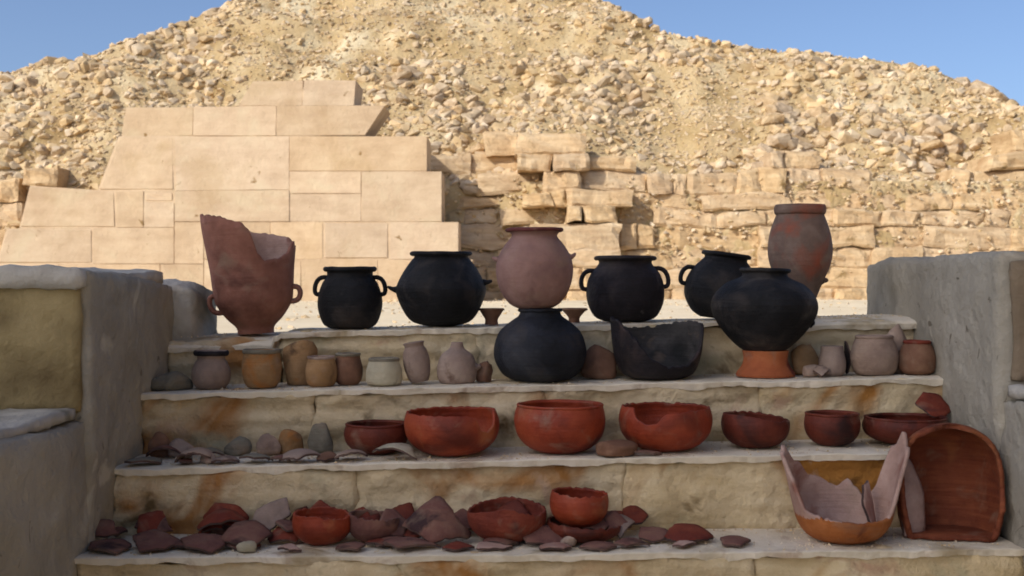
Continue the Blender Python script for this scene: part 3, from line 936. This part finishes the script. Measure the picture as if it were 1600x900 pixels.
def stone_lump(name, label, cat, cx, d, z, hw, hh, mat, seed=0, flat=.6, group=None, tri=3, rot=(0, 0, 0)):
    bm = bmesh.new()
    bmesh.ops.create_icosphere(bm, subdivisions=tri, radius=1)
    s = d / F
    for v in bm.verts:
        p = v.co.copy()
        k = 1 + .28 * n3(p, 1.1, seed) + .10 * n3(p, 3.0, seed)
        p = p * k
        # planes knapped off
        for q in range(4):
            rq = random.Random(seed * 7 + q)
            nn = Vector((rq.uniform(-1, 1), rq.uniform(-1, 1), rq.uniform(-.2, 1))).normalized()
            dd = p.dot(nn) - .72
            if dd > 0: p -= nn * dd * .8
        p.z = max(p.z, -.55)
        v.co = Vector((p.x * hw * s, p.y * hw * s * .8, p.z * hh * s * 1.25))
    zmin = min(v.co.z for v in bm.verts)
    for v in bm.verts: v.co.z -= zmin
    for f in bm.faces: f.smooth = True
    me = bpy.data.meshes.new(name); bm.to_mesh(me); bm.free()
    o = bpy.data.objects.new(name, me)
    link(o, mat)
    o.location = ((cx - 800) * s, d, base_of(z, cx, d) + .001); o.rotation_euler = rot
    return tag(o, label, cat, group)

stone_lump('stone', 'low pale stone at the left end of the third step', 'stone', 268, 4.12, T3, 32, 14, 'greystone', 3)
stone_lump('stone', 'small grey-buff pebble left of the low pale stone', 'stone', 247, 4.10, T3, 12, 10, 'palegreen', 4)
stone_lump('stone', 'tall rounded brown stone behind the low buff jar', 'stone', 468, 4.2, T3, 30, 40, 'tan', 6)
stone_lump('stone', 'brown stone at the foot of the orange clay stand', 'stone', 1258, 4.22, T3, 26, 24, 'tan', 8)
stone_lump('stone', 'small whitish stone between the orange stand and the buff beaker', 'stone', 1266, 4.10, T3, 14, 10, 'pinkstone', 9)
stone_lump('stone', 'brown stone behind, left of the broken black pot', 'stone', 936, 4.22, T3, 32, 26, 'cup', 12)
stone_lump('stone', 'buff stone between the pinkish-tan jar and the reddish jar', 'stone', 1400, 4.2, T3, 24, 42, 'pinkstone', 15)
stone_lump('stone', 'small dark stone between the jug and the dark round pot', 'stone', 756, 4.16, T3, 14, 16, 'cup', 16)

# ---- sherds
def sherd(label, cx, d, z, hw, hd, mat, curve=.25, tilt=(0, 0, 0), seed=0, thick=.006, cat='sherd', group=None, name='sherd', up=True):
    """curved broken piece; hw, hd half sizes in photo pixels; curve = sagitta / half width; +: dome"""
    s = d / F
    r = random.Random(seed + 1000)
    n, m = 40, 5
    npoly = r.choice([4, 5, 5, 6])
    angs = sorted([(k + r.uniform(-.3, .3)) / npoly * 2 * pi for k in range(npoly)])
    rads = [r.uniform(.8, 1.1) for _ in range(npoly)]
    def outline(th):
        for k in range(npoly):
            a0, a1 = angs[k], angs[(k + 1) % npoly]
            r0, r1 = rads[k], rads[(k + 1) % npoly]
            if k == npoly - 1: a1 += 2 * pi
            t_ = th
            if t_ < angs[0]: t_ += 2 * pi
            if a0 <= t_ <= a1:
                p0, p1 = Vector((cos(a0), sin(a0))) * r0, Vector((cos(a1), sin(a1))) * r1
                dd = Vector((cos(t_), sin(t_)))
                e = p1 - p0
                den = dd.x * e.y - dd.y * e.x
                return (p0.x * e.y - p0.y * e.x) / den if abs(den) > 1e-6 else r0
        return 1
    V, Fc = [], []
    sag = curve * hw * s
    for sd_ in (0, 1):
        V.append(Vector((0, 0, sag + (thick if sd_ == 0 else 0))))
        for j in range(1, m + 1):
            for i in range(n):
                th = 2 * pi * i / n
                q = outline(th) * j / m * (1 + .05 * n3((cos(th) * 3, sin(th) * 3, j), 1.5, seed) + (.03 * n3((cos(th) * 9, sin(th) * 9, 1), 1.5, seed) if j == m else 0))
                x, y = q * cos(th), q * sin(th)
                zz = sag * (1 - x * x * .9 - y * y * .35) + (thick if sd_ == 0 else 0) + .0015 * n3((x * 4, y * 4, 0), 1, seed)
                V.append(Vector((x * hw * s, y * hd * s, zz)))
    off = 1 + n * m
    for sd_ in (0, 1):
        b = sd_ * off
        for i in range(n):
            i2 = (i + 1) % n
            f = (b, b + 1 + i, b + 1 + i2)
            Fc.append(f if sd_ == 0 else f[::-1])
            for j in range(m - 1):
                f = (b + 1 + j * n + i, b + 1 + (j + 1) * n + i, b + 1 + (j + 1) * n + i2, b + 1 + j * n + i2)
                Fc.append(f if sd_ == 0 else f[::-1])
    for i in range(n):
        i2 = (i + 1) % n
        a, b = 1 + (m - 1) * n + i, 1 + (m - 1) * n + i2
        Fc.append((a, off + a, off + b, b))
    mt = Matrix.Rotation(tilt[2], 3, 'Z') @ Matrix.Rotation(tilt[0], 3, 'X') @ Matrix.Rotation(tilt[1], 3, 'Y')
    if not up: mt = mt @ Matrix.Rotation(pi, 3, 'X')
    V = [mt @ v for v in V]
    zm = min(v.z for v in V)
    V = [v - Vector((0, 0, zm)) for v in V]
    o = pyd(name, V, Fc, mat)
    o.data.materials.append(M['core'])
    for p in o.data.polygons:
        if p.index >= len(Fc) - n: p.use_smooth = False; p.material_index = 1
    o.location = ((cx - 800) * s, d, base_of(z, cx, d) + .001)
    return tag(o, label, cat, group)

sherd('dark upright sherd propped against the left flanking wall on the third step', 234, 4.18, T3, 26, 12, 'black_brown', .2, (0, 1.35, .3), 1)
sherd('dark narrow piece drawn for the dark slit beside the pinkish-buff beaker', 1322, 4.16, T3, 26, 9, 'black_brown', .1, (0, 1.5, .4), 2)  # the dark slit next to the beaker, built as a solid dark piece
sherd('small pale sherd lying in front of the orange stand', 1285, 4.07, T3, 14, 20, 'pinkstone', .2, (.5, .1, 0), 31)

# ---- second step: red bowls
def bowl(label, cx, d, hw, ytop, ybot, mat, cutf=None, name='bowl', incurve=.93, wallr=None, z=T2, rot=(0, 0, 0)):
    h = ybot - ytop
    prof = [(hw * .45, ybot), (hw * .72, ybot - h * .12), (hw * .93, ybot - h * .35), (hw, ybot - h * .62), (hw * .985, ybot - h * .82), (hw * incurve, ytop)]
    return pot(name, label, 'bowl', cx, d, z, prof, mat, rim=None if cutf else (hw * incurve, ytop + 1, 2.2, 2.2), cut=cutf, thick=.008, rot=rot)
def chip(lst, jig=2.0, seed=0):
    def f(th):
        a = math.degrees(th) % 360
        return float(np.interp(a, [p[0] for p in lst], [p[1] for p in lst])) + jig * n3((a * .1, seed, 0), 1.3)
    return f
bowl('low dark red bowl tucked left of the bowl with a broken rim', 588, 3.90, 50, 662, 706, 'redbowl_dark')
bowl('leftmost big red bowl, with a deep chip at the right of its rim', 706, 3.84, 74, 640, 722, 'redbowl',
     chip([(0, 655), (15, 636), (30, 638), (60, 642), (250, 644), (290, 644), (303, 648), (310, 668), (325, 672), (335, 660), (345, 640), (360, 640)]))
bowl('large red bowl with an even unbroken rim, below the stacked dark pots', 875, 3.84, 71, 632, 721, 'redbowl')
bowl('large red bowl whose rim is broken down at the left front', 1040, 3.84, 73, 633, 719, 'redbowl',
     chip([(0, 636), (200, 634), (215, 632), (225, 650), (240, 658), (255, 655), (262, 640), (300, 636), (360, 636)], 3, 4))
bowl('small dark red bowl with a sloping rim, right of the three big red bowls', 1180, 3.86, 53, 645, 706, 'redbowl_dark',
     chip([(0, 657), (90, 648), (180, 646), (230, 644), (300, 655), (360, 657)], 2, 7))
bowl('small dark red bowl behind the tallest pink sherd', 1300, 3.86, 43, 646, 705, 'redbowl_dark')
bowl('wide shallow dark red bowl at the right end of the second step', 1415, 3.87, 66, 652, 710, 'redbowl_dark')
sherd('red sherd leaning on the rim of the rightmost shallow bowl', 1458, 3.93, base_of(2, 1458, 3.93) + .07, 30, 26, 'sherd_red', .15, (.9, .05, .2), 41)
stone_lump('stone', 'flat brown stone in front, between the two right-hand big red bowls', 'stone', 962, 3.74, T2, 33, 14, 'cup', 21)
sherd('thin dark sherd lying under the left of the broken-rimmed red bowl', 1010, 3.73, T2, 25, 12, 'sherd_purple', .1, (.05, .05, 0), 33)
row2 = [(225, 714, 30, 'greystone', .35, 'grey flat sherd at the left end of the second step'), (258, 704, 26, 'sherd_purple', .6, 'dark arched sherd resting behind the grey flat one at the left end'),
        (306, 706, 27, 'pinkstone', .75, 'pale rounded sherd third from the left end of the second step'), (352, 712, 24, 'beige', .5, 'buff sherd right of the pale rounded sherd'),
        (400, 714, 27, 'greystone', .35, 'low grey-brown sherd below the orange stain of the riser'), (437, 716, 17, 'sherd_purple', .4, 'small dark sherd left of the wide lilac-grey one'),
        (470, 710, 34, 'beige', .5, 'wide lilac-grey sherd in the middle of the row of sherds'), (512, 718, 18, 'cup', .35, 'small brown sherd left of the pale domed sherds'),
        (549, 712, 28, 'pinkstone', .6, 'pale buff domed sherd in front of the low dark red bowl'), (618, 711, 34, 'palegreen', .5, 'pale green domed sherd beside the first big red bowl'),
        (330, 698, 20, 'greystone', .5, 'small grey sherd at the back between the pale and buff sherds'), (290, 716, 16, 'sherd_purple', .3, 'small dark sherd in front of the pale rounded one')]
for i, (px, py, hw, mt_, cv, lb) in enumerate(row2):
    dd = {True: 3.76, False: 3.88}[py > 705]
    sherd(lb, px, dd, T2, hw * 1.15, hw * 1.1, mt_, cv * .95, (rng.uniform(-.05, .2), rng.uniform(-.12, .12), rng.uniform(-.5, .5)), 50 + i)
stone_lump('stone', 'brown upright lump behind the small brown sherd, by the low dark red bowl', 'stone', 502, 3.93, T2, 20, 26, 'greystone', 25)

for i, (px, dd, hw, hh, mt_, lb) in enumerate([(283, 3.9, 20, 15, 'beige', 'buff rounded stone at the back of the second step, left end'), (372, 3.93, 22, 15, 'greystone', 'grey rounded stone behind the buff sherd on the second step'),
        (420, 3.92, 20, 18, 'pinkstone', 'pale rounded stone behind the low grey-brown sherd'), (250, 3.92, 17, 20, 'cup', 'dark brown stone against the riser at the left end'),
        (452, 3.94, 20, 22, 'tan', 'tan stone against the riser behind the lilac-grey sherd'), (326, 3.76, 13, 8, 'pinkstone', 'small pale pebble in front of the rounded sherds')]):
    stone_lump('stone', lb, 'stone', px, dd, T2, hw, hh, mt_, 80 + i)

# ---- bottom step
def dish(label, cx, d, hw, ytop, ybot, mat, cutf=None, rot=(0, 0, 0), inc=.98):
    return bowl(label, cx, d, hw, ytop, ybot, mat, cutf, z=T1, rot=rot, incurve=inc, name='broken_bowl' if cutf else 'bowl')
dish('bright red bowl fragment, leftmost upright one of the lowest step', 503, 3.55, 46, 800, 858, 'redbowl', chip([(0, 806), (90, 800), (200, 802), (260, 800), (300, 806), (360, 806)], 3, 1))
dish('dull dark red bowl fragment just right of the bright red one', 584, 3.57, 40, 802, 856, 'sherd_purple', chip([(0, 810), (180, 800), (270, 806), (360, 810)], 3, 2))
dish('wide red-brown broken bowl in the middle of the lowest step', 792, 3.57, 62, 784, 856, 'sherd_red', chip([(0, 796), (90, 786), (180, 800), (240, 792), (270, 786), (320, 800), (360, 796)], 4, 3))
dish('lower red bowl of the stacked pair, under the deep red bowl fragment', 912, 3.56, 58, 812, 858, 'redbowl_dark', chip([(0, 822), (90, 815), (180, 812), (270, 816), (360, 822)], 3, 4))
zst = base_of(1, 905, 3.56) + 22 * 3.56 / F
bowl('deep red bowl fragment stacked on the lower red bowl', 905, 3.57, 46, 776, 830, 'redbowl', chip([(0, 782), (90, 778), (180, 776), (270, 780), (360, 782)], 3, 5), z=zst, name='broken_bowl')
sherds1 = [
    # px, d, z-offset px, half w, half depth, mat, curve, tilt, label
    (348, 3.62, 20, 46, 40, 'sherd_red', .85, (.15, 0, 0), 'high domed red-brown sherd raised above the flat ones at left'),
    (238, 3.62, 6, 30, 30, 'sherd_red', .3, (1.0, 0, .2), 'dark red sherd standing up near the left flanking wall'),
    (170, 3.47, 0, 38, 44, 'sherd_purple', .15, (.1, .05, 0), 'flat dull purple sherd at the far left of the lowest step'),
    (240, 3.50, 3, 48, 46, 'sherd_purple', .18, (.2, 0, .4), 'wide dull purple sherd second from the left of the lowest step'),
    (318, 3.48, 0, 44, 40, 'sherd_purple', .15, (.15, .1, -.3), 'flat purple-brown sherd in front of the high domed one'),
    (386, 3.52, 6, 44, 42, 'sherd_purple', .35, (.35, 0, .2), 'purple-brown sherd arched over a pale pebble'),
    (425, 3.62, 12, 36, 36, 'beige', .3, (.9, 0, -.2), 'dusty brown sherd leaning against the riser, right of the domed one'),
    (452, 3.44, 0, 20, 16, 'sherd_pink', .3, (.2, 0, 0), 'small pinkish sherd at the very edge in front of the bright red bowl'),
    (680, 3.56, 8, 56, 54, 'sherd_purple', .55, (.75, .05, .1), 'largest dull purple sherd, propped up left of the wide broken bowl'),
    (640, 3.46, 0, 52, 30, 'sherd_purple', .15, (.12, .05, .2), 'long flat purple sherd below the largest one'),
    (715, 3.45, 0, 32, 24, 'sherd_red', .15, (.1, 0, 0), 'thin red sherd in front of the largest purple one'),
    (548, 3.46, 0, 30, 22, 'sherd_purple', .12, (.1, -.05, 0), 'thin dark sherd in front of the two left bowl fragments'),
    (770, 3.45, 0, 40, 22, 'sherd_pink', .12, (.1, .05, 0), 'thin pink-brown sherd in front of the wide broken bowl'),
    (850, 3.50, 2, 40, 34, 'sherd_purple', .25, (.4, .1, -.2), 'purple sherd between the wide bowl and the stacked pair'),
    (868, 3.43, 0, 28, 18, 'sherd_pink', .25, (.1, 0, 0), 'small pale sherd at the edge below the stacked bowls'),
    (935, 3.44, 0, 34, 20, 'sherd_purple', .2, (.1, 0, 0), 'flat purple sherd at the edge under the stacked red bowls'),
    (985, 3.46, 0, 32, 22, 'sherd_purple', .2, (.12, .05, .3), 'flat purple-brown sherd just right of the stacked bowls'),
    (972, 3.58, 4, 26, 26, 'beige', .5, (.6, 0, .1), 'dusty buff sherd behind, right of the stacked bowls'),
    (1020, 3.54, 2, 36, 26, 'sherd_purple', .2, (.3, 0, -.2), 'dull purple sherd partly under the red and purple one'),
    (1072, 3.52, 3, 44, 34, 'sherd_red', .22, (.28, 0, .1), 'red and purple sherd lying second from the right of the loose sherds'),
    (1148, 3.48, 0, 32, 28, 'sherd_purple', .25, (.1, 0, 0), 'dark flat sherd lying alone on the bare cement, rightmost of the loose sherds'),
    (1072, 3.45, 0, 22, 16, 'sherd_pink', .2, (.1, 0, 0), 'small lilac sherd in front of the red and purple one'),
]
for i, (px, dd, zo, hw, hd, mt_, cv, ti, lb) in enumerate(sherds1):
    sherd(lb, px, dd, base_of(1, px, dd) + zo * dd / F * .6, hw, hd, mt_, cv, ti, 200 + i, thick=.006)
# loose pile filling the gaps behind and under them: alike pieces nothing tells apart
pr_ = random.Random(12)
PM = ['sherd_red', 'sherd_red', 'sherd_purple', 'sherd_purple', 'redbowl_dark']
PC = {'sherd_red': 'red', 'sherd_purple': 'dull purple', 'redbowl_dark': 'dark brown-red'}
for i in range(46):
    px = 150 + pr_.random() ** .9 * 860
    dd = pr_.choice([3.5, 3.57, 3.62, 3.66, 3.66])
    back = dd > 3.55
    where = ['by the left flanking wall', 'near the high domed sherd', 'beside the bright red fragment', 'around the largest purple sherd', 'by the wide broken bowl', 'near the stacked bowls'][min(5, int((px - 150) / 145))]
    hw, hd, cv = pr_.uniform(18, 36), pr_.uniform(18, 34), pr_.uniform(.1, .5)
    tx = pr_.uniform(.2, 1.0) if back else pr_.uniform(0, .15)
    size = 'broad' if hw > 30 else ('tiny' if hw < 24 else 'mid-sized')
    sherd('%s %s sherd %s of the pile %s' % (size, PC[PM[i % 5]], ('leaning at the back' if tx > .6 else 'tilted at the back') if back else ('lying flat in front' if cv < .3 else 'arched up in front'), where),
          px, dd, base_of(1, px, dd) + (pr_.uniform(.0, .03) if back else 0.0), hw, hd, PM[i % 5], cv,
          (tx, pr_.uniform(-.3, .3) if back else pr_.uniform(-.08, .08), pr_.uniform(-.8, .8)), 400 + i, group='loose reddish sherds heaped on the lowest step')
stone_lump('stone', 'pale pebble peeping out under the arched purple-brown sherd', 'stone', 385, 3.45, T1, 16, 8, 'palegreen', 61)
stone_lump('stone', 'small white-grey pebble between the wide bowl and the stacked pair', 'stone', 888, 3.48, T1, 14, 9, 'pinkstone', 62)

# broken pot at the right: orange base, pink inside, pointed walls
def frag_cut(th):
    a = math.degrees(th) % 360
    pts = [(0, 700), (6, 690), (12, 676), (20, 700), (26, 705), (32, 745), (36, 770), (50, 790), (70, 760), (85, 775), (100, 760), (120, 752), (128, 735), (140, 728), (150, 700), (160, 716), (174, 708), (186, 735), (194, 748), (206, 792), (230, 800), (270, 806), (300, 806), (322, 802), (334, 770), (342, 735), (350, 712), (360, 690)]
    return float(np.interp(a, [p[0] for p in pts], [p[1] for p in pts])) + 3 * n3((a * .12, 0, 0), 1.5)
fr = pot('broken_pot', 'broken pot with an orange base and pale pink pointed walls on the lowest step', 'pot', 1318, 3.53, T1,
    [(40, 845), (58, 836), (72, 815), (80, 785), (90, 740), (102, 700), (108, 665)], 'orange', cut=frag_cut, thick=.010, inner='sherd_pink', outer_top=('sherd_pink', 800))

sherd('tall pale pink sherd standing on end between the broken pot and the storage jar', 1418, 3.60, base_of(1, 1418, 3.6), 34, 66, 'sherd_pink', .3, (1.30, .35, .1), 91, thick=.008)
sherd('narrow pale pink sherd standing slanted inside the broken orange-based pot', 1352, 3.56, base_of(1, 1352, 3.56) + .03, 20, 46, 'sherd_pink', .3, (1.2, .75, .2), 92, thick=.007)
# big storage jar standing broken open to the front
def big_jar():
    d, px = 3.56, 1484
    s = d / F
    bz = base_of(1, px, d)
    yb = 440 + (H - bz) / s
    root = empty('storage_jar', ((px - 800) * s, d, bz + .001), 'big dark red storage jar broken open at the front, resting against the right wall', 'jar', rot=(0, 0, -.12))
    prof = [(a * s, (yb - b) * s) for a, b in [(60, yb), (70, 838), (78, 805), (80, 770), (79, 738), (73, 708), (58, 684), (36, 669), (14, 663), (2, 662)]]
    o = lathe_shell('wall', prof, 'interior', root, .012, seg=72, n=44, wob=.02, seed=4, ribs=300)
    bm = bmesh.new(); bm.from_mesh(o.data)
    bmesh.ops.remove_doubles(bm, verts=bm.verts, dist=.0004)
    res = bmesh.ops.bisect_plane(bm, geom=bm.verts[:] + bm.edges[:] + bm.faces[:], plane_co=(0, -.045, .10), plane_no=(-.10, -1, .12), clear_outer=True)
    be = [e for e in bm.edges if e.is_boundary]
    try:
        bmesh.ops.bridge_loops(bm, edges=be)
    except Exception:
        bmesh.ops.holes_fill(bm, edges=be, sides=0)
    bv = {v for e in be if e.is_valid for v in e.verts}
    for v in bv:                                               # ragged fracture
        k = .022 * n3(v.co, 16, 2) + .012 * n3(v.co, 45, 6)
        v.co.y += k - .004
    bmesh.ops.recalc_face_normals(bm, faces=bm.faces)
    for f in bm.faces: f.smooth = True
    bm.to_mesh(o.data); bm.free()
big_jar()

# grit, crumbs and blown sand caught on the treads
def grit():
    r = random.Random(77)
    V, Fc = [], []
    for _ in range(5200):
        st = r.choice([1, 1, 2, 2, 3, 4])
        x = r.uniform(XL + .03, XR - .03)
        y = FD[st] + .30 * (1 - r.random() ** 1.6) - .0 if r.random() < .75 else FD[st] + r.uniform(.02, .3)
        y = min(y, FD[st] + .292)
        c = n3((x, y, st), 3.0, 9)
        if c < -.05 and r.random() < .7: continue
        q = r.uniform(.0012, .0045) * (1.8 if r.random() < .05 else 1)
        z = TZ[st] + SL[st] * x + (ledge_top(x) if st == 4 else 0) + q * .3
        b = len(V)
        a0 = r.uniform(0, 6.28)
        for k in range(3):
            V.append(Vector((x + q * cos(a0 + k * 2.1), y + q * sin(a0 + k * 2.1), z - q * .3)) - steps.location)
        V.append(Vector((x + r.uniform(-.3, .3) * q, y, z + q * .8)) - steps.location)
        Fc += [(b, b + 1, b + 3), (b + 1, b + 2, b + 3), (b + 2, b, b + 3), (b, b + 2, b + 1)]
    o = pyd('grit', V, Fc, 'rubble', steps, smooth=False)
    o['kind'] = 'stuff'
grit()
